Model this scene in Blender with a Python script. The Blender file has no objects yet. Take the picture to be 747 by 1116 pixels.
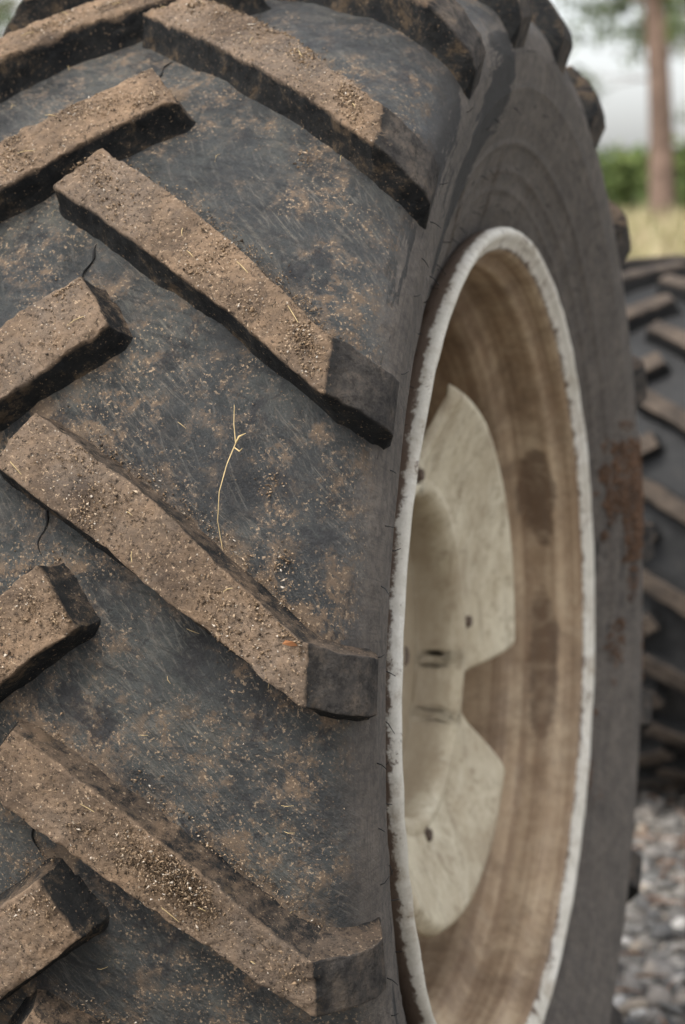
import bpy, math, random
import numpy as np
from mathutils import Matrix, Vector
rng=np.random.default_rng(7); random.seed(7)
scene=bpy.context.scene
COL=scene.collection

# ------------------------------------------------------------ helpers
def hash3(i,seed):
    h=np.sin(i[...,0]*127.1+i[...,1]*311.7+i[...,2]*74.7+seed*17.3)*43758.5453
    return h-np.floor(h)
def vn(P,scale,seed=0):
    p=np.asarray(P)*scale; i=np.floor(p); f=p-i; f=f*f*(3-2*f)
    out=0
    for dx in (0,1):
        for dy in (0,1):
            for dz in (0,1):
                w=(f[...,0] if dx else 1-f[...,0])*(f[...,1] if dy else 1-f[...,1])*(f[...,2] if dz else 1-f[...,2])
                out=out+w*hash3(i+np.array([dx,dy,dz]),seed)
    return out*2-1
def mesh_obj(name,V,F,mat=None,parent=None,smooth=True,attrs=None,uv=None):
    me=bpy.data.meshes.new(name)
    V=np.asarray(V,dtype=np.float32).reshape(-1,3)
    if isinstance(F,np.ndarray):
        n=F.shape[1]
        me.vertices.add(len(V)); me.vertices.foreach_set('co',V.ravel())
        me.loops.add(F.size); me.loops.foreach_set('vertex_index',F.astype(np.int32).ravel())
        me.polygons.add(len(F)); me.polygons.foreach_set('loop_start',np.arange(0,F.size,n,dtype=np.int32))
        me.polygons.foreach_set('loop_total',np.full(len(F),n,dtype=np.int32))
        me.update(calc_edges=True)
        Ff=F.ravel()
    else:
        me.from_pydata([tuple(map(float,v)) for v in V],[],F); me.update()
        Ff=np.array([i for f in F for i in f])
    if smooth: me.polygons.foreach_set('use_smooth',np.ones(len(me.polygons),dtype=bool))
    if attrs:
        for k,a in attrs.items():
            at=me.attributes.new(k,'FLOAT','POINT'); at.data.foreach_set('value',np.ascontiguousarray(a,dtype=np.float32).ravel())
    if uv is not None:
        l=me.uv_layers.new(name='UVMap'); l.data.foreach_set('uv',np.asarray(uv,dtype=np.float32)[Ff].ravel())
    if mat: me.materials.append(mat)
    o=bpy.data.objects.new(name,me); COL.objects.link(o)
    if parent: o.parent=parent
    return o
def gridfaces(n,m,closed_n=False,off=0,flip=False):
    i=np.arange(n if closed_n else n-1); j=np.arange(m-1)
    I,J=np.meshgrid(i,j,indexing='ij'); I2=(I+1)%n
    f=np.stack([I*m+J,I2*m+J,I2*m+J+1,I*m+J+1],-1).reshape(-1,4)+off
    return f[:,::-1] if flip else f
def empty(name,loc=(0,0,0)):
    e=bpy.data.objects.new(name,None); e.location=loc; COL.objects.link(e); return e
def smst(a,b,x):
    t=np.clip((x-a)/(b-a),0,1); return t*t*(3-2*t)

class M:
    def __init__(s,name):
        s.m=bpy.data.materials.new(name); s.m.use_nodes=True
        s.nt=s.m.node_tree; s.n=s.nt.nodes; s.l=s.nt.links
        s.b=s.n['Principled BSDF']; s.tc=s.n.new('ShaderNodeTexCoord')
    def lk(s,a,b): s.l.new(a,b)
    def mapv(s,vec,scale=(1,1,1),rot=(0,0,0)):
        mp=s.n.new('ShaderNodeMapping'); mp.inputs['Scale'].default_value=scale; mp.inputs['Rotation'].default_value=rot
        s.lk(vec,mp.inputs['Vector']); return mp.outputs[0]
    def mapc(s,src='Object',scale=(1,1,1),rot=0):
        v=s.tc.outputs[src]
        if rot: v=s.mapv(v,rot=(0,0,rot))
        return s.mapv(v,scale)
    def warp(s,vec,scale,amt):
        t=s.n.new('ShaderNodeTexNoise'); t.inputs['Scale'].default_value=scale; t.inputs['Detail'].default_value=2
        s.lk(vec,t.inputs['Vector'])
        v=s.n.new('ShaderNodeVectorMath'); v.operation='MULTIPLY_ADD'; s.lk(t.outputs['Color'],v.inputs[0]); v.inputs[1].default_value=(amt,)*3; s.lk(vec,v.inputs[2]); return v.outputs[0]
    def noise(s,vec,scale,detail=4,rough=.6,dist=0):
        t=s.n.new('ShaderNodeTexNoise'); t.inputs['Scale'].default_value=scale; t.inputs['Detail'].default_value=detail
        t.inputs['Roughness'].default_value=rough; t.inputs['Distortion'].default_value=dist
        s.lk(vec,t.inputs['Vector']); return t.outputs['Fac']
    def voro(s,vec,scale,out='Distance',feature='F1'):
        t=s.n.new('ShaderNodeTexVoronoi'); t.feature=feature; t.inputs['Scale'].default_value=scale; s.lk(vec,t.inputs['Vector']); return t.outputs[out]
    def ramp(s,fac,stops):
        r=s.n.new('ShaderNodeValToRGB'); e=r.color_ramp.elements
        while len(e)<len(stops): e.new(.5)
        for k,(p,c) in enumerate(stops):
            e[k].position=p; e[k].color=(c,c,c,1) if not hasattr(c,'__len__') else (*c,1)
        s.lk(fac,r.inputs[0]); return r.outputs[0]
    def mix(s,fac,a,b,mode='MIX'):
        x=s.n.new('ShaderNodeMix'); x.data_type='RGBA'; x.blend_type=mode
        for sock,v in ((x.inputs[0],fac),(x.inputs[6],a),(x.inputs[7],b)):
            if isinstance(v,bpy.types.NodeSocket): s.lk(v,sock)
            elif hasattr(v,'__len__'): sock.default_value=(*v,1)
            else: sock.default_value=v
        return x.outputs[2]
    def math(s,op,a,b=0.0,clamp=False):
        x=s.n.new('ShaderNodeMath'); x.operation=op; x.use_clamp=clamp
        for sock,v in ((x.inputs[0],a),(x.inputs[1],b)):
            if isinstance(v,bpy.types.NodeSocket): s.lk(v,sock)
            else: sock.default_value=v
        return x.outputs[0]
    def attr(s,name):
        a=s.n.new('ShaderNodeAttribute'); a.attribute_name=name; return a.outputs['Fac']
    def bump(s,h,dist=.002,strength=1.0,prev=None):
        b=s.n.new('ShaderNodeBump'); b.inputs['Distance'].default_value=dist; b.inputs['Strength'].default_value=strength
        s.lk(h,b.inputs['Height'])
        if prev: s.lk(prev,b.inputs['Normal'])
        return b.outputs[0]
    def out(s,col=None,rough=None,nrm=None,spec=None,metal=None):
        for k,v in (('Base Color',col),('Roughness',rough),('Normal',nrm),('Specular IOR Level',spec),('Metallic',metal)):
            if v is None: continue
            if isinstance(v,bpy.types.NodeSocket): s.lk(v,s.b.inputs[k])
            elif hasattr(v,'__len__'): s.b.inputs[k].default_value=(*v,1)
            else: s.b.inputs[k].default_value=v
        return s.m

# ------------------------------------------------------------ materials
def mat_carcass():
    m=M('tire_rubber'); O=m.tc.outputs['Object']; side=m.attr('side'); sme=m.attr('smear'); foot=m.attr('foot')
    big=m.noise(O,8,5,.68,.3)
    base=m.ramp(big,[(.34,(.007,.008,.0085)),(.48,(.016,.0185,.0185)),(.58,(.034,.037,.034)),(.70,(.080,.075,.060))])
    UV=m.tc.outputs['UV']; W=m.warp(UV,4,.05)
    s1=m.noise(m.mapv(m.mapv(W,rot=(0,0,.80)),(16,230,1)),1.0,5,.85)
    s3=m.noise(m.mapv(m.mapv(W,rot=(0,0,.45)),(13,190,1)),1.0,4,.85)
    s2=m.noise(m.mapv(m.mapv(W,rot=(0,0,-.30)),(120,11,1)),1.0,4,.8)
    area=m.ramp(m.noise(O,7,5,.75),[(.44,0),(.58,1)])
    base=m.mix(m.math('MULTIPLY',m.math('MULTIPLY',m.ramp(s1,[(.52,0),(.62,1)]),area),.6),base,(.145,.128,.10))
    base=m.mix(m.math('MULTIPLY',m.ramp(s3,[(.55,0),(.63,1)]),.35),base,(.12,.11,.092))
    base=m.mix(m.math('MULTIPLY',m.ramp(s2,[(.52,0),(.62,1)]),.7),base,(.005,.0055,.006))
    dirt_area=m.ramp(m.noise(O,8.5,4,.75),[(.44,.08),(.56,1)])
    dirt_area=m.math('MAXIMUM',dirt_area,foot)
    d=m.noise(O,44,7,.82,.15); dm=m.math('MULTIPLY',m.ramp(m.math('ADD',d,m.math('MULTIPLY',foot,.10)),[(.50,0),(.59,1)]),dirt_area)
    base=m.mix(m.math('MULTIPLY',dm,.85),base,(.14,.095,.059))
    sp=m.ramp(m.noise(O,330,3,.6),[(.59,0),(.65,1)])
    base=m.mix(m.math('MULTIPLY',sp,dirt_area),base,(.28,.20,.125))
    blk=m.ramp(m.noise(O,13,6,.78,.3),[(.55,0),(.62,.9)]); base=m.mix(blk,base,(.006,.006,.007))
    sd=m.noise(O,18,6,.7); scol=m.ramp(sd,[(.3,(.085,.070,.057)),(.55,(.136,.112,.090)),(.75,(.19,.160,.13))])
    rad=m.noise(m.mapc('UV',(4,140,1)),1.0,4,.7,.2)
    scol=m.mix(m.math('MULTIPLY',m.ramp(rad,[(.5,0),(.66,1)]),.5),scol,(.055,.047,.041))
    rad2=m.noise(m.mapc('UV',(220,14,1)),1.0,3,.7,.2)
    scol=m.mix(m.math('MULTIPLY',m.ramp(rad2,[(.52,0),(.66,1)]),.5),scol,(.06,.050,.043))
    fn=m.noise(O,90,5,.8); scol=m.mix(m.math('MULTIPLY',m.ramp(fn,[(.46,0),(.60,1)]),.6),scol,(.045,.038,.032))
    wk=m.math('ADD',sme,m.math('MULTIPLY',m.math('SUBTRACT',m.noise(m.mapc('UV',(10,60,1)),1.0,5,.7),.5),1.7))
    wet=m.ramp(wk,[(.40,0),(.47,1)])
    scol=m.mix(m.math('MULTIPLY',wet,.94),scol,(.009,.008,.007))
    sm_=m.math('ADD',side,m.math('MULTIPLY',m.math('SUBTRACT',m.noise(O,24,6,.75),.5),m.math('MULTIPLY',m.math('MULTIPLY',side,m.math('SUBTRACT',1.0,side)),7.0)),True)
    col=m.mix(sm_,base,scol)
    h=m.math('ADD',m.noise(O,110,7,.82),m.math('MULTIPLY',s1,.6))
    n=m.bump(m.noise(O,30,4,.6),.008,.55); n=m.bump(h,.0038,1.0,n)
    r=m.ramp(m.noise(O,22,5,.7),[(.38,.30),(.60,.72)]); r=m.mix(side,r,(.85,.85,.85)); r=m.mix(dm,r,(.95,.95,.95))
    return m.out(col,r,n,.6)
def mat_lug():
    m=M('tread_lug_rubber'); O=m.tc.outputs['Object']; top=m.attr('top'); end=m.attr('endf')
    big=m.noise(O,12,6,.72,.3)
    tc=m.ramp(big,[(.32,(.090,.064,.046)),(.45,(.175,.122,.081)),(.57,(.27,.183,.116)),(.70,(.36,.240,.147))])
    gry=m.ramp(m.noise(O,6,5,.65),[(.48,0),(.62,.45)]); tc=m.mix(gry,tc,(.145,.128,.112))
    grit=m.noise(O,190,6,.82); tc=m.mix(m.ramp(grit,[(.38,.92),(.47,0)]),tc,(.028,.022,.017))
    sp=m.ramp(m.noise(O,300,3,.6),[(.61,0),(.67,1)]); tc=m.mix(sp,tc,(.44,.32,.21))
    sp2=m.ramp(m.voro(O,120),[(.06,1),(.12,0)]); tc=m.mix(m.math('MULTIPLY',sp2,.8),tc,(.48,.42,.34))
    fc=m.ramp(m.noise(O,24,7,.78,.2),[(.40,(.006,.007,.008)),(.54,(.018,.018,.017)),(.63,(.095,.067,.042))])
    fs=m.ramp(m.noise(O,300,3,.6),[(.63,0),(.69,1)]); fc=m.mix(m.math('MULTIPLY',fs,.7),fc,(.25,.175,.11))
    geo=m.n.new('ShaderNodeNewGeometry'); sx=m.n.new('ShaderNodeSeparateXYZ'); m.lk(geo.outputs['True Normal'],sx.inputs[0])
    upf=m.ramp(m.math('ADD',sx.outputs[2],m.math('MULTIPLY',m.math('SUBTRACT',m.noise(O,45,6,.8),.5),1.5)),[(.62,0),(.90,.8)])
    ec=m.ramp(m.noise(O,30,6,.75),[(.35,(.026,.024,.023)),(.5,(.070,.061,.053)),(.66,(.15,.118,.090))])
    ec=m.mix(m.ramp(m.noise(O,95,5,.8),[(.5,0),(.62,.7)]),ec,(.02,.018,.016))
    tcd=m.mix(.35,tc,(.03,.022,.016))
    fc=m.mix(end,fc,ec); fc=m.mix(upf,fc,tcd)
    tn=m.math('ADD',top,m.math('MULTIPLY',m.math('SUBTRACT',m.noise(O,70,6,.75),.5),.25))
    col=m.mix(m.ramp(tn,[(.86,0),(.97,1)]),fc,tc)
    n=m.bump(m.noise(O,45,5,.7),.008,.8); n=m.bump(grit,.0055,1.0,n)
    return m.out(col,.9,n,.25)
def mat_paint(name,cols,rust=.5,stain=False,chip=False,grime=0,inner=False):
    m=M(name); O=m.tc.outputs['Object']
    c=m.ramp(m.noise(O,7,6,.7,.4),[(.3,cols[0]),(.5,cols[1]),(.7,cols[2])])
    c=m.mix(m.math('MULTIPLY',m.ramp(m.noise(O,90,6,.75),[(.45,0),(.7,1)]),.5),c,cols[0])
    sp=m.ramp(m.noise(O,160,4,.7),[(.66,0),(.72,1)]); c=m.mix(m.math('MULTIPLY',sp,rust),c,(.07,.035,.018))
    sep=m.n.new('ShaderNodeSeparateXYZ'); m.lk(O,sep.inputs[0])
    if grime:
        g=m.noise(m.mapc('Object',(8,3,3)),1.0,6,.75,.6); c=m.mix(m.math('MULTIPLY',m.ramp(g,[(.45,0),(.62,1)]),grime),c,(.25,.18,.105))
        g2=m.noise(O,45,6,.8,.3); c=m.mix(m.math('MULTIPLY',m.ramp(g2,[(.52,0),(.64,1)]),.5),c,(.21,.155,.095))
        g3=m.noise(m.mapc('Object',(30,30,4)),1.0,5,.75,.3); c=m.mix(m.math('MULTIPLY',m.ramp(g3,[(.54,0),(.66,1)]),.4),c,(.17,.12,.075))
        # colour turns darker brown with depth, towards the recessed centre
        dp=m.ramp(m.math('MULTIPLY',sep.outputs[0],-5.0),[(.585,0),(.72,.6)]); c=m.mix(dp,c,(.24,.185,.12))
    if chip:
        ch2=m.ramp(m.noise(O,15,6,.78),[(.50,0),(.66,.7)]); c=m.mix(ch2,c,(.25,.185,.12))
        ch=m.ramp(m.noise(O,30,9,.85,.3),[(.585,0),(.60,1)]); c=m.mix(ch,c,(.075,.042,.026))
        e=m.ramp(m.math('ADD',m.math('MULTIPLY',sep.outputs[0],-22.0),m.math('MULTIPLY',m.noise(O,55,6,.8),.75)),[(.50,0),(.58,1)])
        c=m.mix(m.math('MULTIPLY',e,.92),c,(.085,.050,.031))
    if stain:
        dn=m.math('ADD',m.math('MULTIPLY',m.math('SUBTRACT',m.noise(O,16,3,.6),.5),3.4),m.math('MULTIPLY',m.math('SUBTRACT',m.noise(O,70,5,.7),.5),1.0))
        for (x0,z0,wx,wz) in ((-.060,.135,.028,.062),(-.062,-.10,.022,.10)):
            ax=m.math('DIVIDE',m.math('SUBTRACT',sep.outputs[0],x0),wx); az_=m.math('DIVIDE',m.math('SUBTRACT',sep.outputs[2],z0),wz)
            k=m.math('ADD',m.math('ADD',m.math('MULTIPLY',ax,ax),m.math('MULTIPLY',az_,az_)),dn)
            k=m.math('MULTIPLY',m.ramp(k,[(.7,1),(1.0,0)]),m.math('GREATER_THAN',sep.outputs[1],0.0))
            c=m.mix(m.math('MULTIPLY',k,.74),c,(.075,.045,.028))
        band=m.noise(m.mapc('Object',(75,1.2,1.2)),1.0,4,.6); c=m.mix(m.math('MULTIPLY',m.ramp(band,[(.47,0),(.60,1)]),.6),c,(.18,.11,.062))
        mott=m.noise(O,28,7,.8,.5); c=m.mix(m.math('MULTIPLY',m.ramp(mott,[(.5,0),(.66,1)]),.6),c,(.44,.34,.225))
        drt=m.noise(O,5,6,.75,.4); c=m.mix(m.math('MULTIPLY',m.ramp(drt,[(.47,0),(.62,1)]),.65),c,(.125,.078,.046))
        fnn=m.noise(O,150,4,.8); c=m.mix(m.math('MULTIPLY',m.ramp(fnn,[(.54,0),(.64,1)]),.4),c,(.12,.08,.05))
    n=m.bump(m.noise(O,120,6,.7),.0015,.7)
    return m.out(c,m.ramp(m.noise(O,20,4),[(.3,.5),(.7,.8)]),n,.35)
def mat_simple(name,col,rough=.8,var=.35,scale=20):
    m=M(name); O=m.tc.outputs['Object']; v=m.noise(O,scale,5,.6)
    c=m.mix(m.ramp(v,[(.3,0),(.7,1)]),tuple(x*(1-var) for x in col),tuple(min(1,x*(1+var)) for x in col))
    return m.out(c,rough,None,.3)
def mat_var(name,stops,rough=.85,bumps=None):
    m=M(name); O=m.tc.outputs['Object']
    c=m.ramp(m.attr('rnd'),stops)
    if bumps:
        v=m.noise(O,bumps,2,.6); c=m.mix(m.ramp(v,[(.3,0),(.7,.4)]),c,(.05,.045,.04))
    return m.out(c,rough,None,.3)
MC=mat_carcass(); ML=mat_lug()
MFL=mat_paint('flange_white_paint',[(.42,.39,.32),(.60,.56,.48),(.70,.67,.60)],.6,chip=True)
MBAR=mat_paint('rim_barrel_dirty',[(.27,.185,.11),(.41,.30,.19),(.52,.415,.28)],.3,stain=True)
MDISC=mat_paint('disc_cream_paint',[(.44,.37,.245),(.58,.51,.37),(.66,.60,.45)],.6,grime=.6)
MBOLT=mat_simple('rusty_bolt',(.10,.07,.05),.7)
MCRACK=mat_simple('dark_crack',(.006,.006,.006),.9)
MHAIR=mat_simple('rubber_vent_hair',(.012,.012,.012),.6)
MSTRAW=mat_simple('dry_straw',(.40,.30,.15),.7,.3,60)
MMUD=mat_simple('rust_mud',(.12,.068,.040),.9,.5,30)
MDEB=mat_var('dirt_debris_mat',[(0,(.03,.022,.016)),(.35,(.12,.08,.047)),(.7,(.24,.165,.10)),(.93,(.36,.27,.18)),(1,(.5,.45,.38))],.95)

# ------------------------------------------------------------ tire geometry
def tire(parent,Rs,half,prof,lugspec,fine_range,mats,seed=0):
    MCm,MLm=mats; xc=lugspec['xc']; H=lugspec
    P=np.array(prof,float); P=np.concatenate([np.stack([-P[::-1,0],P[::-1,1]],-1)[:-1],P])
    d=np.r_[0,np.cumsum(np.linalg.norm(np.diff(P,axis=0),axis=1))]
    n=int(d[-1]/lugspec['ds']); s=np.linspace(0,d[-1],n)
    X=np.interp(s,d,P[:,0]); Rr=np.interp(s,d,P[:,1])
    k=np.hanning(max(5,int(.035/lugspec['ds'])|1)); k/=k.sum(); h=len(k)//2
    X2=np.convolve(np.pad(X,h,mode='reflect',reflect_type='odd'),k,'valid'); R2=np.convolve(np.pad(Rr,h,mode='reflect',reflect_type='odd'),k,'valid')
    a0,a1,fa,ca=fine_range
    A=np.r_[np.arange(a0,a1,fa),np.arange(a1,a0+2*math.pi-ca*.5,ca)]
    N=len(A); a=A[:,None]; nx=np.gradient(R2); nr=-np.gradient(X2); ln=np.hypot(nx,nr); nx,nr=-nx/ln,-nr/ln
    sg=np.sign(nr[len(nr)//2]); nx*=sg; nr*=sg
    Xg=np.broadcast_to(X2+xc,(N,n)); Rg=np.broadcast_to(R2,(N,n))
    V=np.stack([Xg,-Rg*np.cos(a),Rg*np.sin(a)],-1)
    dx=np.abs(X2); am=1-.75*smst(half*.95,half*1.1,dx)
    am=am*smst(Rs*.61,Rs*.68,R2)
    disp=(.0028*vn(V,17,seed)+.0013*vn(V,45,seed+1)+.0006*vn(V,120,seed+2))*am
    rings=np.zeros(n)
    for rr,w,hh in lugspec['rings']:
        rings+=hh*np.exp(-((R2-rr)/w)**2)*(dx>half*.8)
    disp=disp+rings
    foot=np.zeros((N,n)); am_=np.broadcast_to(a,(N,n)); dX=np.broadcast_to(X2,(N,n))
    for (ae,mir,fine) in H['lugs']:
        xn=H['nose'] if not mir else H['nose_m']; xe=H['end']; xx=-dX if mir else dX
        an=ae+(H['sweep'] if not mir else H['sweep_m']); q=(xx-xn)/(xe-xn)
        off_=(am_-(an-H['sweep']*q)+math.pi)%(2*math.pi)-math.pi
        o_=off_*Rs-H['hw']*1.3
        foot=np.maximum(foot,np.exp(-np.clip(o_,0,1)/.014)*(o_>-.02)*smst(-.08,0,q)*(1-smst(1,1.06,q)))
    disp=disp+.0035*foot*(.5+.5*vn(V,60,9))
    V=np.stack([Xg+disp*nx,-(Rg+disp*nr)*np.cos(a),(Rg+disp*nr)*np.sin(a)],-1)
    side=smst(Rs-.055,Rs-.095,R2)*1.0
    sideg=np.broadcast_to(side,(N,n))
    rc0=.585+.10*np.clip((am_-.85)/.6,0,1)
    smear=np.exp(-((Rg-rc0)/(.020+.030*np.clip((am_-.85)/.6,0,1)))**2)*smst(.80,.98,am_)*(1-smst(1.36,1.47,am_))*(dX>0)
    smear=smear+.45*np.clip(vn(V,5,31),0,1)*(dX>0)+.6*np.exp(-((Rg-.735)/.03)**2)*smst(.1,.4,am_)*(1-smst(1.3,1.5,am_))*(.5+.5*vn(V,9,77))
    uv=np.stack([np.broadcast_to(a*Rs,(N,n)),np.broadcast_to(s,(N,n))],-1).reshape(-1,2)
    mesh_obj('carcass',V.reshape(-1,3),gridfaces(N,n,True),MCm,parent,True,{'side':sideg,'smear':smear,'foot':foot},uv)
    im=n//2+int(np.argmax(X2[n//2:])); xm=X2[n//2:im+1]; rm=R2[n//2:im+1]
    rc=lambda x: np.interp(np.abs(x),xm,rm)
    Vs=[];Fs=[];Ts=[];Es=[];off=0
    for (ae,mir,fine) in lugspec['lugs']:
        nu,nv=(170,48) if fine else (40,14)
        xn=H['nose'] if not mir else H['nose_m']; xe=H['end']; Rt=lambda x: Rs+H['crown']*(1-(x/xe)**2)
        adj=0
        for (ka,km,kv_) in H.get('adj',()):
            if km==mir and abs(ka-ae)<.003: adj=kv_
        an=ae+(H['sweep'] if not mir else H['sweep_m'])+adj; aend=ae if not mir else ae+H['sweep_m']-H['sweep']+adj
        nsk=14 if fine else 5
        k=np.linspace(0,1,nsk)[:-1]
        rows=[]
        for kk in k: rows.append((xn-.007*(1-kk)-.008*math.exp(-kk*6), kk))
        for x in xn+(xe-xn)*np.linspace(0,1,nu): rows.append((x,1))
        T=[];B=[];Q=[];KT=[]
        for (x,kk) in rows:
            rb=float(rc(x))-.004; t=rb+(Rt(x)-rb)*kk
            T.append((x,t)); B.append((x,rb)); Q.append((x-xn)/(xe-xn)); KT.append(kk)
        cap=H['endcap']; T.append(cap[0][:2]);B.append(cap[0][2:4]);Q.append(1+(cap[0][0]-xe)/(xe-xn)*.3);KT.append(cap[0][4])
        m_=10 if fine else 2
        for i in range(1,len(cap)):
            for j in range(1,m_+1):
                f=j/m_; c=np.array(cap[i-1])*(1-f)+np.array(cap[i])*f
                T.append(tuple(c[:2]));B.append(tuple(c[2:4]));KT.append(c[4]);Q.append(1+(c[0]-xe)/(xe-xn)*.3)
        T=np.array(T);B=np.array(B);Q=np.array(Q);KT=np.array(KT)
        ns=13 if fine else 4
        kk=np.linspace(0,1,ns)[:-1]
        hw=H['hw'] if not mir else H.get('hw_m',H['hw']); dr=H['draft']
        offs=dr*(1-kk)+.9*dr*np.exp(-kk*7)
        wt=np.linspace(-1,1,nv); wt=np.sign(wt)*(1-(1-np.abs(wt))**1.35)
        W=np.r_[-1*np.ones(ns-1),wt,np.ones(ns-1)]
        OFF=np.r_[-offs,np.zeros(nv),offs[::-1]]
        KW=np.r_[kk*.98,np.ones(nv),kk[::-1]*.98]
        cr=np.clip((np.abs(wt)-.93)/.07,0,1)
        KW[ns-1:ns-1+nv]-= .02*cr**2
        hwq=hw*(1-.08*np.clip(Q,0,1))
        v=W[None,:]*hwq[:,None]+OFF[None,:]
        q2=np.clip(Q,0,1)[:,None]
        blend=np.clip((1-q2)*1.6,0,1); blend=blend*blend*(3-2*blend)
        sb=H['sb']
        x=B[:,0:1]+(T[:,0:1]-B[:,0:1])*KW[None,:]+v*sb*blend
        r=B[:,1:2]+(T[:,1:2]-B[:,1:2])*KW[None,:]
        bow=H.get('bow',0)*np.sin(math.pi*np.clip(Q,0,1))
        ang=(an+(aend-an)*Q+bow)[:,None]+v/Rs*(1.0*(1-blend)+blend*math.sqrt(1-sb*sb))
        Vx=np.stack([x,-r*np.cos(ang),r*np.sin(ang)],-1)
        top=KW[None,:]*KT[:,None]*np.ones_like(x)
        endf=smst(1.0,1.02,Q)[:,None]*(KW[None,:]>.9)*np.ones_like(x)
        sd=seed+ae*10+(50 if mir else 0)
        if H['chip']>0:
            Pn=Vx+sd
            edge=np.clip((np.abs(W)-.8)/.2,0,1)[None,:]*(KW[None,:]>.6)
            e2=np.clip(1-np.abs(Q)[:,None]*16,0,1)+np.clip(1-np.abs(Q-1)[:,None]*16,0,1)
            edge=np.clip(edge+e2*(KW[None,:]>.6),0,1)
            ch=np.clip(vn(Pn,50,3)-.35,0,1)*.008*edge+np.clip(vn(Pn,150,4)-.1,0,1)*.003*(edge+.12)
            r=r+top*(.0018*vn(Pn,30,1)+.0012*vn(Pn,110,2)+.0008*vn(Pn,260,7))-ch*top
            x=x+.0020*vn(Pn,30,6)*top; ang=ang+(.0020*vn(Pn,26,8)+.0014*vn(Pn,110,9))/Rs
        if mir: x=-x
        Vx=np.stack([x+xc,-r*np.cos(ang),r*np.sin(ang)],-1)
        a_,b_=x.shape
        Vs.append(Vx.reshape(-1,3));Fs.append(gridfaces(a_,b_,off=off,flip=mir));Ts.append(top.ravel());Es.append(endf.ravel());off+=a_*b_
    mesh_obj('tread_lugs',np.concatenate(Vs),np.concatenate(Fs),MLm,parent,True,{'top':np.concatenate(Ts),'endf':np.concatenate(Es)})
    return rc

XC=-.2325
rear=empty('tractor_wheel')
prof=[(0,.783),(.06,.782),(.12,.779),(.17,.775),(.205,.769),(.232,.760),(.252,.745),(.265,.724),(.271,.700),(.266,.660),(.253,.620),(.239,.585),(.227,.555),(.217,.528),(.209,.510),(.200,.485)]
angs=[.844-.334*k for k in range(0,6)]
angs+= [.844+.3135*k for k in range(1,5)]
rest0=.844+.3135*4; lo=.844-.334*5
nrest=round((2*math.pi-(rest0-lo))/.3353); st=(2*math.pi-(rest0-lo))/nrest
angs+=[rest0+st*k for k in range(1,nrest)]
lugs=[]
for a in angs:
    aa=(a+math.pi)%(2*math.pi)-math.pi
    lugs.append((a,False,True)); lugs.append((a,True,-1.0<aa<1.7))
adj=((.510,False,.006),(.176,False,-.012),(.844,False,.03),(-.158,False,-.02),(.844+.3135,True,.025))
NM=-.015; SM=.074
spec=dict(xc=XC,ds=.003,rings=[(.60,.004,.0022),(.57,.003,.0015),(.548,.003,.0015),(.66,.003,.001)],lugs=lugs,nose=-.0385,nose_m=NM,end=.2345,crown=.010,adj=adj,
 sweep=.258,sweep_m=SM,hw=.0290,hw_m=.0320,draft=.006,sb=.60,bow=.008,chip=1,
 endcap=[(.2375,.8075,.236,.754,.97),(.241,.805,.239,.751,.8),(.262,.781,.2485,.743,.5),(.278,.755,.260,.728,.35),(.281,.737,.265,.712,.2),(.2665,.695,.264,.692,.0)])
rc=tire(rear,.809,.2345,prof,spec,(-.85,1.75,.004,.010),(MC,ML))
def surf(x,a,h=0):
    r=float(rc(x-XC))+h
    return np.array([x,-r*math.cos(a),r*math.sin(a)])

def tube(pts,rad,seg=5):
    pts=np.array(pts,float); n=len(pts); V=[]
    rad=np.broadcast_to(rad,(n,))
    for i in range(n):
        t=pts[min(i+1,n-1)]-pts[max(i-1,0)]; t/=np.linalg.norm(t)+1e-9
        u=np.cross(t,[.3,.5,.8]); u/=np.linalg.norm(u)+1e-9; w=np.cross(t,u)
        for j in range(seg):
            b=2*math.pi*j/seg; V.append(pts[i]+rad[i]*(u*math.cos(b)+w*math.sin(b)))
    F=[(i*seg+j,i*seg+(j+1)%seg,(i+1)*seg+(j+1)%seg,(i+1)*seg+j) for i in range(n-1) for j in range(seg)]
    return V,F
def tubes_obj(name,lst,mat,parent,seg=5):
    V=[];F=[]
    for pts,rad in lst:
        v,f=tube(pts,rad,seg); o=len(V); V+=v; F+=[tuple(i+o for i in q) for q in f]
    return mesh_obj(name,V,F,mat,parent)

# ------------------------------------------------------------ rim
def revolve(name,prof,mat,parent,n=256,smooth=True,amp=.0008):
    P=np.array(prof); A=np.linspace(0,2*math.pi,n,endpoint=False)[:,None]
    V=np.stack([np.broadcast_to(P[:,0],(n,len(P))),-P[:,1]*np.cos(A),P[:,1]*np.sin(A)],-1)
    V=V+ amp*vn(V,35,11)[...,None]
    return mesh_obj(name,V.reshape(-1,3),gridfaces(n,len(P),True),mat,parent,smooth)
fl=[(-.034,.480),(-.030,.494),(-.024,.5005),(-.014,.504),(-.005,.5055),(.0,.5048),(.0035,.502),(.0045,.4985),(.003,.4945),(.000,.491),(-.003,.488),(-.005,.484),(-.0065,.4815),(-.009,.4795)]
revolve('rim_flange',fl,MFL,rear,320)
bar=[(-.009,.4795),(-.014,.4765),(-.028,.474),(-.034,.470),(-.040,.463),(-.058,.461),(-.078,.460),(-.088,.457),(-.094,.449),(-.100,.438),(-.112,.432),(-.2,.430),(-.27,.432),(-.30,.452),(-.40,.458),(-.435,.470),(-.452,.480),(-.46,.505),(-.475,.505)]
dense=[]
for i in range(len(bar)-1):
    for f in (0,.25,.5,.75): dense.append((bar[i][0]*(1-f)+bar[i+1][0]*f,bar[i][1]*(1-f)+bar[i+1][1]*f))
dense.append(bar[-1]); revolve('rim_barrel',dense,MBAR,rear,320)
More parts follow.
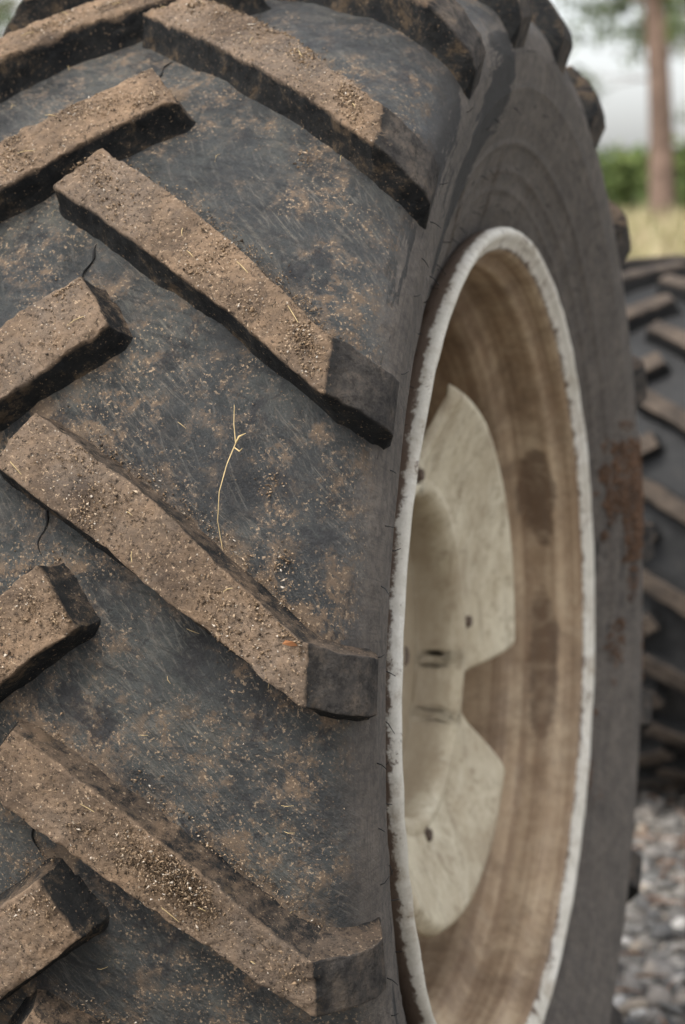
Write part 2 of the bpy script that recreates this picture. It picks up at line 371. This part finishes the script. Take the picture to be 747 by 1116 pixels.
revolve('rim_back_web',[(-.225,.431),(-.22,.425),(-.21,.38),(-.205,.30),(-.20,.22),(-.20,.05),(-.20,.001)],MBAR,rear)
nA=720; A=np.linspace(0,2*math.pi,nA,endpoint=False)
Ro=np.full(nA,.322)
for c in (0,2*math.pi/3,-2*math.pi/3):
    s0=math.pi+.175+c; s1=math.pi+.625+c
    dd=lambda x,y:(x-y+math.pi)%(2*math.pi)-math.pi
    w=smst(-.06,.13,dd(A,s0))*(1-smst(-.12,.06,dd(A,s1)))
    Ro=Ro-.108*w**.8
t=np.linspace(0,1,130)
xr=lambda r: np.interp(r,[0,.05,.06,.065,.12,.150,.156,.186,.190,.194,.199,.204,.213,.235,.290,.312,.322,.33],[-.150,-.150,-.155,-.182,-.182,-.182,-.176,-.172,-.160,-.125,-.1145,-.1135,-.115,-.109,-.083,-.072,-.075,-.082])
Rg=.002+(Ro[:,None]-.002)*t[None,:]
Xg=xr(Rg)
ed=np.clip((t-.955)/.045,0,1)[None,:]**2; Xg=Xg-.011*ed
V=np.stack([Xg,-Rg*np.cos(A)[:,None],Rg*np.sin(A)[:,None]],-1)
V=V+.0012*vn(V,12,4)[...,None]
disc=mesh_obj('wheel_disc',V.reshape(-1,3),gridfaces(nA,130,True),MDISC,rear)
sm=disc.modifiers.new('thick','SOLIDIFY'); sm.thickness=.010; sm.offset=0
Vb=[];Fb=[]
def hexbolt(x,y,z,rad=.013,L=.012):
    o=len(Vb)
    for rr,xx in ((rad*1.5,x),(rad*1.5,x+.003),(rad,x+.003),(rad,x+L),(rad*.8,x+L+.002)):
        for j in range(6):
            b=j*math.pi/3; Vb.append((xx,y+rr*math.cos(b),z+rr*math.sin(b)))
    for i in range(4):
        for j in range(6): Fb.append((o+i*6+j,o+i*6+(j+1)%6,o+(i+1)*6+(j+1)%6,o+(i+1)*6+j))
    Fb.append(tuple(o+24+j for j in range(6)))
for k in range(8):
    b=k*math.pi/4+.2; hexbolt(-.175,-.12*math.cos(b),.12*math.sin(b))
for b in (math.pi-.02,1.5*math.pi,math.pi/2,0):
    hexbolt(-.112,-.218*math.cos(b),.218*math.sin(b),.008,.007)
mesh_obj('wheel_bolts',Vb,Fb,MBOLT,rear,False)

hairs=[]
def sidept(r,a,h=0.0):
    dxs=np.interp(r,[p[1] for p in prof[::-1]],[p[0] for p in prof[::-1]])
    return np.array([XC+dxs+h,-r*math.cos(a),r*math.sin(a)])
for r0 in (.70,.64,.575,.53):
    a=-.9+rng.random()*.05
    while a<2.6:
        if rng.random()<.6:
            L=.004+.007*rng.random(); c=rng.normal()*.005; g=rng.normal()*.004
            p0=sidept(r0,a,-.001); pts=[p0+np.array([L*f, -math.cos(a)*c*f*f, math.sin(a)*c*f*f+g*f*f-.001*f]) for f in (0,.5,1)]
            hairs.append((pts,[.0006,.0005,.0003]))
        a+=.05+.04*rng.random()
tubes_obj('vent_hairs',hairs,MHAIR,rear,4)
cr=[]
for a in angs:
    aa=(a+math.pi)%(2*math.pi)-math.pi
    if -1<aa<1.6:
        an=aa+.258; x0=-.251; pts=[]; ph=rng.uniform(0,3)
        for f in np.linspace(0,1,18): pts.append(surf(x0+.004*math.sin(f*5+ph)+.002*math.sin(f*13+ph)+.004*f,an-.055-.080*f,.0002))
        cr.append((pts,[.0003+.0010*math.sin(math.pi*f)*(1+.4*math.sin(f*17)) for f in np.linspace(0,1,18)]))
tubes_obj('rubber_cracks',cr,MCRACK,rear)
def onst(path,rad): return ([surf(*p) for p in path],rad)
stalk=[(-.084,.475,.006),(-.080,.45,.012),(-.074,.425,.018),(-.079,.40,.02),(-.084,.37,.018),(-.086,.34,.010),(-.082,.31,.004)]
br=[(-.074,.425,.018),(-.070,.431,.022),(-.064,.434,.024)]
br2=[(-.075,.42,.018),(-.069,.415,.020),(-.066,.418,.022)]
sl=[onst(stalk,[.0003,.0005,.0006,.0006,.0005,.0004,.0003]),onst(br,[.0008,.0011,.0004]),onst(br2,[.0006,.0008,.0003])]
for _ in range(35):
    x=XC+rng.uniform(-.24,.22); a=rng.uniform(-.4,1.1); L=rng.uniform(.004,.014); d=rng.uniform(0,math.pi)
    p=[(x+L*math.cos(d)*f,a+L*math.sin(d)*f/.8,.003+.003*math.sin(math.pi*f)) for f in (0,.5,1)]
    sl.append(onst(p,[.0002,.0003,.0002]))

def chips(P,S,seed=1,flat=.5):
    n=len(P); base=np.array([[1,0,0],[-.5,.87,0],[-.5,-.87,0],[0,0,.8],[0,0,-.6]])
    F0=np.array([[0,1,3],[1,2,3],[2,0,3],[1,0,4],[2,1,4],[0,2,4]])
    r=np.random.default_rng(seed)
    Q=r.normal(size=(n,3,3)); Q,_=np.linalg.qr(Q)
    sc=np.stack([S*r.uniform(.6,1.8,n),S*r.uniform(.4,1,n),S*r.uniform(.3,.9,n)],-1)
    v=base[None]*sc[:,None,:]*(1+.3*r.normal(size=(n,5,1)))
    v=np.einsum('nij,nkj->nki',Q,v)+P[:,None,:]
    F=(F0[None]+5*np.arange(n)[:,None,None]).reshape(-1,3)
    return v.reshape(-1,3),F,np.repeat(r.random(n),5)
Pd=[];Sd=[]
near=[((a+math.pi)%(2*math.pi)-math.pi) for a in angs]; near=[a for a in near if -.8<a<1.5]
def lugpt(e,mir,q,w,h):
    ad=0
    for (ka,km,kv_) in adj:
        if km==mir and abs(ka-e)<.003: ad=kv_
    xn,an,sw=(-.0385,e+.258+ad*(1-q),.258) if not mir else (NM,e+SM+ad,.258)
    bl=min(1,max(0,(1-q)*1.6)); bl=bl*bl*(3-2*bl)
    xe=.2345; x=xn+(xe-xn)*q+w*.60*bl; ang=an-sw*q+.008*math.sin(math.pi*q)+w/.809*((1-bl)+.8*bl)
    r=.809+.010*(1-(x/xe)**2)+h
    if mir:x=-x
    return np.array([x+XC,-r*math.cos(ang),r*math.sin(ang)])
for e in near:
    for mir in (False,True):
        for _ in range(1200):
            q=rng.random(); w=rng.uniform(-.027,.027); s=.0004+.0011*rng.random()**3
            Pd.append(lugpt(e,mir,q,w,.0003)); Sd.append(s)
        for c in range(9):
            q0=rng.random(); w0=rng.uniform(-.02,.027)
            for _ in range(110):
                Pd.append(lugpt(e,mir,min(1,max(0,q0+.035*rng.normal())),max(-.026,min(.027,w0+.008*rng.normal())),.0018*rng.random())); Sd.append(.0005+.0018*rng.random()**2)
        for _ in range(1000):
            q=rng.uniform(-.05,1); w=.0285+.006+abs(rng.normal())*.010; p=lugpt(e,mir,q,w,0); x=p[0]
            a=math.atan2(p[2],-p[1]); Pd.append(surf(x,a,.001+.003*rng.random())); Sd.append(.0004+.0014*rng.random()**2.5)
        for _ in range(4):
            q=rng.uniform(.02,.95); w=rng.uniform(-.02,.024); d=rng.uniform(-1,1); L=rng.uniform(.005,.017)
            p0=lugpt(e,mir,q,w,.002); p2=lugpt(e,mir,min(1,q+L*math.cos(d)/.3),max(-.026,min(.03,w+L*math.sin(d))),.004)
            sl.append(([p0,(p0+p2)/2+np.array([0,-.0015,.001]),p2],[.0003,.0004,.0003]))
tubes_obj('straw',sl,MSTRAW,rear,4)
for _ in range(10000):
    x=XC+rng.uniform(-.24,.26); a=rng.uniform(-.7,1.4)
    if vn(np.array([x,a,0.]),11,21)<.12 and rng.random()<.85: continue
    Pd.append(surf(x,a,.0006)); Sd.append(.0003+.0009*rng.random()**3)
for (cx_,ca_) in ((-.045,.385),(-.03,.30),(-.07,.83),(-.10,-.02)):   # small crumbs of soil stuck in the channels
    for _ in range(60):
        Pd.append(surf(cx_+.006*rng.normal(),ca_+.008*rng.normal(),.001+.002*rng.random())); Sd.append(.0006+.0016*rng.random()**2)
e=.844-.334*3
for _ in range(1500):
    p=lugpt(e,False,.58+.07*rng.normal(),max(-.026,min(.027,.010+.010*rng.normal())),abs(rng.normal())*.005); Pd.append(p); Sd.append(.0006+.0016*rng.random()**2)
V,F,r=chips(np.array(Pd),np.array(Sd)); mesh_obj('dirt_debris',V,F,MDEB,rear,False,{'rnd':r})
lp_=lugpt(.176,False,.97,.020,.003); LV=[lp_+np.array(o) for o in ((-.007,0,-.001),(-.003,-.002,.0028),(.004,-.003,.002),(.007,0,-.002),(.001,.001,-.003))]
MLEAF=mat_simple('dead_leaf',(.36,.16,.07),.7,.3,80); mesh_obj('dead_leaf_scrap',LV,[(0,1,2),(0,2,4),(2,3,4)],MLEAF,rear,False)
Pm=[];Sm=[]
for _ in range(8000):
    z=rng.uniform(-.30,.26) if rng.random()<.55 else rng.uniform(.02,.20); rr=rng.uniform(.535,.77)
    nz=vn(np.array([z*.7,rr*1.4,0.]),13,3)+.6*vn(np.array([z,rr,0.]),45,4)
    if nz<(.25 if (z<.02 or z>.2) else -.05): continue
    a=math.pi-math.asin(z/rr)
    Pm.append(sidept(min(rr,.76),a,.0005)); Sm.append(.0012+.0035*rng.random())
V,F,r=chips(np.array(Pm),np.array(Sm),5); mesh_obj('caked_mud',V,F,MMUD,rear,False,{'rnd':r})

# ------------------------------------------------------------ front wheel
front=empty('tractor_wheel',(-.175,2.60,-.185))
def mat_front():
    m=M('front_tire_rubber'); O=m.tc.outputs['Object']
    c=m.ramp(m.noise(O,10,5,.7),[(.3,(.008,.009,.010)),(.6,(.018,.018,.018)),(.8,(.04,.036,.031))])
    return m.out(c,.75,m.bump(m.noise(O,80,4),.002,.6),.4)
def mat_front_lug():
    m=M('front_lug_rubber'); O=m.tc.outputs['Object']; top=m.attr('top')
    t=m.ramp(m.noise(O,20,6,.7),[(.3,(.022,.018,.015)),(.7,(.088,.067,.050))])
    c=m.mix(m.ramp(top,[(.75,0),(.95,1)]),(.010,.010,.010),t)
    return m.out(c,.85,m.bump(m.noise(O,120,4),.002,.7),.3)
pf=[(0,.578),(.05,.577),(.10,.572),(.14,.565),(.165,.552),(.185,.533),(.195,.50),(.192,.46),(.18,.42),(.168,.39),(.16,.37),(.15,.355)]
fl_=[]
for k in range(20):
    a=k*2*math.pi/20+.05; fl_+= [(a,False,True),(a+.157,True,True)]
specf=dict(xc=0,ds=.008,rings=[(.42,.004,.002)],lugs=fl_,nose=-.015,nose_m=-.015,end=.175,crown=.010,sweep=.21,sweep_m=.21,hw=.0185,draft=.005,sb=.55,bow=.01,chip=.5,
 endcap=[(.178,.604,.176,.545,.95),(.193,.57,.183,.535,.5),(.199,.54,.187,.52,.3),(.190,.50,.188,.497,.0)])
tire(front,.605,.175,pf,specf,(-1.0,1.2,.015,.03),(mat_front(),mat_front_lug()),3)
revolve('rim',[(.165,.372),(.17,.365),(.15,.35),(.08,.345),(.06,.32),(-.06,.32),(-.08,.345),(-.15,.35),(-.17,.365),(-.165,.372)],MFL,front,96)
revolve('wheel_disc',[(.02,.321),(.03,.25),(.07,.16),(.075,.08),(.11,.075),(.115,.001)],MDISC,front,96)

# ------------------------------------------------------------ ground
GZ=-.80
def gz(x,y):
    return GZ+1.28*smst(7,30,y)+.03*vn(np.stack([x,y,0*x],-1),.35,2)*smst(4,8,y)+1.5*smst(45,160,y)
gx=np.r_[-400,-200,-100,-60,-40,np.linspace(-30,30,61),40,60,100,200,400.]; gy=np.r_[-300,-100,-40,-15,-8,np.linspace(-4,40,67),50,60,80,120,200,400.]
X,Y=np.meshgrid(gx,gy,indexing='ij')
m=M('ground_gravel'); O=m.tc.outputs['Object']; sep=m.n.new('ShaderNodeSeparateXYZ'); m.lk(O,sep.inputs[0])
vc=m.voro(O,45,'Color'); bw=m.n.new('ShaderNodeRGBToBW'); m.lk(vc,bw.inputs[0])
g=m.ramp(bw.outputs[0],[(.2,(.09,.085,.08)),(.5,(.17,.16,.145)),(.8,(.27,.25,.22))])
g=m.mix(m.ramp(m.voro(O,45),[(.3,0),(.7,.8)]),g,(.05,.042,.035))
gr=m.ramp(m.noise(O,1.2,6,.7),[(.3,(.16,.13,.07)),(.55,(.26,.215,.12)),(.75,(.12,.14,.05))])
mr=m.n.new('ShaderNodeMapRange'); m.lk(m.math('ADD',sep.outputs[1],m.math('MULTIPLY',m.noise(O,.8,4),3)),mr.inputs[0]); mr.inputs[1].default_value=6.5; mr.inputs[2].default_value=9
MG=m.out(m.mix(mr.outputs[0],g,gr),.95,m.bump(m.voro(O,45),.01,.7),.2)
mesh_obj('ground',np.stack([X,Y,gz(X,Y)],-1).reshape(-1,3),gridfaces(len(gx),len(gy)),MG)
import bmesh
bm=bmesh.new(); bmesh.ops.create_icosphere(bm,subdivisions=1,radius=1); bm.verts.ensure_lookup_table()
iv=np.array([v.co[:] for v in bm.verts]); iff=np.array([[v.index for v in f.verts] for f in bm.faces]); bm.free()
n=14000; r=np.random.default_rng(3)
px=np.r_[r.uniform(-1.1,.9,11500),r.uniform(-2.5,3,2500)]; py=np.r_[r.uniform(.2,4.2,11500),r.uniform(-1.5,6.5,2500)]
S=.004+.022*r.random(n)**2.6
Q,_=np.linalg.qr(r.normal(size=(n,3,3)))
v=iv[None]*(1+.25*r.normal(size=(n,len(iv),1)))*np.stack([S*r.uniform(.9,1.7,n),S,S*r.uniform(.35,.8,n)],-1)[:,None,:]
v=np.einsum('nij,nkj->nki',Q,v); v[...,2]*=.75; v+=np.stack([px,py,GZ+S*.3],-1)[:,None,:]
MST=mat_var('gravel_stone',[(0,(.06,.06,.06)),(.35,(.14,.135,.125)),(.7,(.24,.215,.19)),(.9,(.30,.245,.185)),(1,(.45,.43,.40))],.9,40)
mesh_obj('gravel',v.reshape(-1,3),(iff[None]+len(iv)*np.arange(n)[:,None,None]).reshape(-1,3),MST,None,False,{'rnd':np.repeat(r.random(n),len(iv))})
lp=[];
r=np.random.default_rng(33)
for _ in range(600):
    x,y=r.uniform(-1.0,.7),(r.uniform(.3,3.5) if r.random()<.5 else r.uniform(1.7,2.6)); d=r.uniform(0,6.28); L=r.uniform(.02,.10)
    p=np.array([x,y,GZ+.016]); q=np.array([math.cos(d),math.sin(d),.12*r.normal()])*L
    lp.append(([p,p+q*.5+np.array([0,0,.004]),p+q],[.001,.002,.0008]))
MTW=mat_simple('twig_brown',(.17,.09,.05),.9,.4,30); tubes_obj('fallen_twigs',lp,MTW,None,4)
n=26000; r=np.random.default_rng(3); gyy=r.uniform(8,40,n); gxx=r.uniform(-1,1,n)*(3+gyy*.25)+(.5-.17*(gyy+2.5)); z=gz(gxx,gyy); h=r.uniform(.12,.38,n); th=r.uniform(0,math.pi,n); w=.012+.01*r.random(n); lean=r.normal(size=(n,2))*.12
b=np.stack([gxx,gyy,z],-1); dv=np.stack([np.cos(th)*w,np.sin(th)*w,0*w],-1)
V=np.stack([b-dv,b+dv,b+np.stack([lean[:,0],lean[:,1],h],-1)],1)
MGR=mat_var('grass_blades',[(0,(.09,.12,.035)),(.25,(.18,.17,.07)),(.6,(.32,.27,.155)),(1,(.46,.39,.25))],.9,None)
mesh_obj('grass',V.reshape(-1,3),np.arange(3*n).reshape(-1,3),MGR,None,False,{'rnd':np.repeat(r.random(n),3)})

# ------------------------------------------------------------ trees & bushes
MBK=mat_simple('pine_bark',(.16,.11,.085),.95,.5,6)
MNE=mat_var('pine_needles',[(0,(.035,.055,.02)),(.5,(.08,.11,.035)),(1,(.14,.16,.06))],.8,None)
MBU=mat_var('bush_leaves',[(0,(.04,.065,.018)),(.5,(.10,.145,.04)),(1,(.20,.23,.075))],.8,None)
def leaves(C,Rc,n,size,seed):
    r=np.random.default_rng(seed); idx=r.integers(0,len(C),n)
    d=r.normal(size=(n,3)); d/=np.linalg.norm(d,axis=1)[:,None]; P=C[idx]+d*(Rc[idx]*r.random(n)**.45)[:,None]*np.array([1,1,.6])
    a=r.normal(size=(n,3)); a/=np.linalg.norm(a,axis=1)[:,None]; b=np.cross(a,r.normal(size=(n,3))); b/=np.linalg.norm(b,axis=1)[:,None]
    s=size*r.uniform(.5,1.3,n)[:,None]
    V=np.stack([P-a*s,P+b*s*.3,P+a*s,P-b*s*.3],1).reshape(-1,3)
    rn=np.clip(.5+.25*hash3(np.round(C[idx]*7),1)+.25*r.normal(size=n)-.15,0,1)
    return V,np.arange(4*n).reshape(-1,4),np.repeat(rn,4)
def tree_mesh(seed,Hh,rad,crown0,lean,nl):
    r=np.random.default_rng(seed); T=[]
    tr=[np.array([lean*(f**1.3)*Hh+.12*math.sin(f*5+seed),.1*math.sin(f*4+seed*2),f*Hh-.3]) for f in np.linspace(0,1,14)]
    T.append((tr,[rad*(1.25 if i==0 else 1)*(1-.8*i/13) for i in range(14)])); C=[];R=[]
    for k in range(26):
        f=crown0+(1-crown0)*r.random(); i=f*13; b=tr[int(i)]*(1-i%1)+tr[min(13,int(i)+1)]*(i%1)
        a=r.uniform(0,2*math.pi); L=(1.05-f)*Hh*.30+.5; up=r.uniform(-.1,.5)
        pts=[b+np.array([math.cos(a),math.sin(a),up])*L*g+np.array([0,0,-.15*g*g*L])+.06*r.normal(size=3)*g for g in np.linspace(0,1,6)]
        T.append((pts,[rad*.28*(1-g*.85) for g in np.linspace(0,1,6)]))
        for g in (3,4,5,5): C.append(pts[g]+r.normal(size=3)*.25); R.append(r.uniform(.3,.6))
    V=[];F=[]
    for pts,rd in T:
        v,f=tube(pts,rd,8); o=len(V); V+=v; F+=[tuple(i+o for i in q) for q in f]
    return (V,F),leaves(np.array(C),np.array(R),nl,.11,seed)
protos=[]
def add_tree(seed,loc,Hh,rad,c0,lean):
    e=empty('pine_tree',loc); (V,F),(LV,LF,rn)=tree_mesh(seed,Hh,rad,c0,lean,3800)
    a=mesh_obj('trunk_and_limbs',V,F,MBK,e); b=mesh_obj('needles',LV,LF,MNE,e,False,{'rnd':rn}); protos.append((a.data,b.data)); return e
def gzs(x,y): return float(gz(np.array([x*1.0]),np.array([y*1.0]))[0])
for sd,x,y,Hh,rad,c0,ln in ((1,-4.65,30,10.5,.20,.33,0),(2,-6.35,31,9,.055,.40,.01),(3,-5.95,40,11,.09,.34,-.06),(4,-4.22,33,12,.17,.33,.03),(5,-8.9,38,12,.15,.38,0),(6,-2.2,33,11,.18,.33,.02),(7,-7.1,46,10,.08,.30,.03),(8,-5.45,42,12,.08,.34,.05)):
    add_tree(sd,(x,y,gzs(x,y)),Hh,rad,c0,ln)
r=np.random.default_rng(11)
for k in range(50):
    x=r.uniform(-45,35); y=r.uniform(44,95)
    if -.225*(y+2.5)<x-.57<-.16*(y+2.5) and y<80: continue
    if y<60 and r.random()<.3: continue
    e=empty('pine_tree',(x,y,gzs(x,y))); e.rotation_euler=(0,0,r.uniform(0,6)); s=r.uniform(.8,1.3); e.scale=(s,s,s)
    pa=protos[k%len(protos)]
    for nm,d in zip(('trunk_and_limbs','needles'),pa):
        o=bpy.data.objects.new(nm,d); COL.objects.link(o); o.parent=e
C=[];R=[]
for k in range(460):
    y=r.uniform(34,62); x=-.17*(y+2.5)+r.uniform(-16,16); hh=r.uniform(.2,1.4)+.03*(y-34)
    C.append((x,y,gzs(x,y)+hh*.8)); R.append(r.uniform(.5,1.1))
V,F,rn=leaves(np.array(C),np.array(R),52000,.17,9); mesh_obj('undergrowth_bushes',V,F,MBU,None,False,{'rnd':rn})

# ------------------------------------------------------------ light
w=bpy.data.worlds.new('World'); scene.world=w; w.use_nodes=True; nt=w.node_tree
sky=nt.nodes.new('ShaderNodeTexSky'); sky.sky_type='NISHITA'; sky.sun_disc=False
el=math.radians(55); az=math.radians(205)
sky.sun_elevation=el; sky.sun_rotation=az; sky.dust_density=4; sky.air_density=1.0; sky.ozone_density=1.0
hs=nt.nodes.new('ShaderNodeHueSaturation'); hs.inputs['Saturation'].default_value=.26; hs.inputs['Value'].default_value=2.7
nt.links.new(sky.outputs[0],hs.inputs['Color']); nt.links.new(hs.outputs[0],nt.nodes['Background'].inputs[0]); nt.nodes['Background'].inputs[1].default_value=.15
sd=Vector((math.sin(az)*math.cos(el),math.cos(az)*math.cos(el),math.sin(el)))
L=bpy.data.lights.new('sun','SUN'); L.energy=1.5; L.angle=math.radians(14); L.color=(1,.93,.82)
lo=bpy.data.objects.new('sun',L); COL.objects.link(lo); lo.rotation_euler=sd.to_track_quat('Z','Y').to_euler(); lo.location=(0,0,10)

# ------------------------------------------------------------ camera
yaw,pit,rol=-.301,.126,-.027
fw=Vector((math.sin(yaw)*math.cos(pit),math.cos(yaw)*math.cos(pit),-math.sin(pit))); rt=Vector((math.cos(yaw),-math.sin(yaw),0)); up=rt.cross(fw)
r2=rt*math.cos(rol)+up*math.sin(rol); u2=-rt*math.sin(rol)+up*math.cos(rol)
cam=bpy.data.cameras.new('camera'); co=bpy.data.objects.new('camera',cam); COL.objects.link(co)
mt=Matrix((r2,u2,-fw)).transposed().to_4x4(); mt.translation=Vector((.573,-2.504,.505)); co.matrix_world=mt
cam.sensor_fit='VERTICAL'; cam.sensor_height=24; cam.lens=24*2414/1116; cam.clip_end=2000; cam.clip_start=.05
cam.dof.use_dof=True; cam.dof.focus_distance=1.9; cam.dof.aperture_fstop=3.8
scene.camera=co
scene.view_settings.view_transform='Standard'; scene.view_settings.look='None'; scene.view_settings.exposure=0
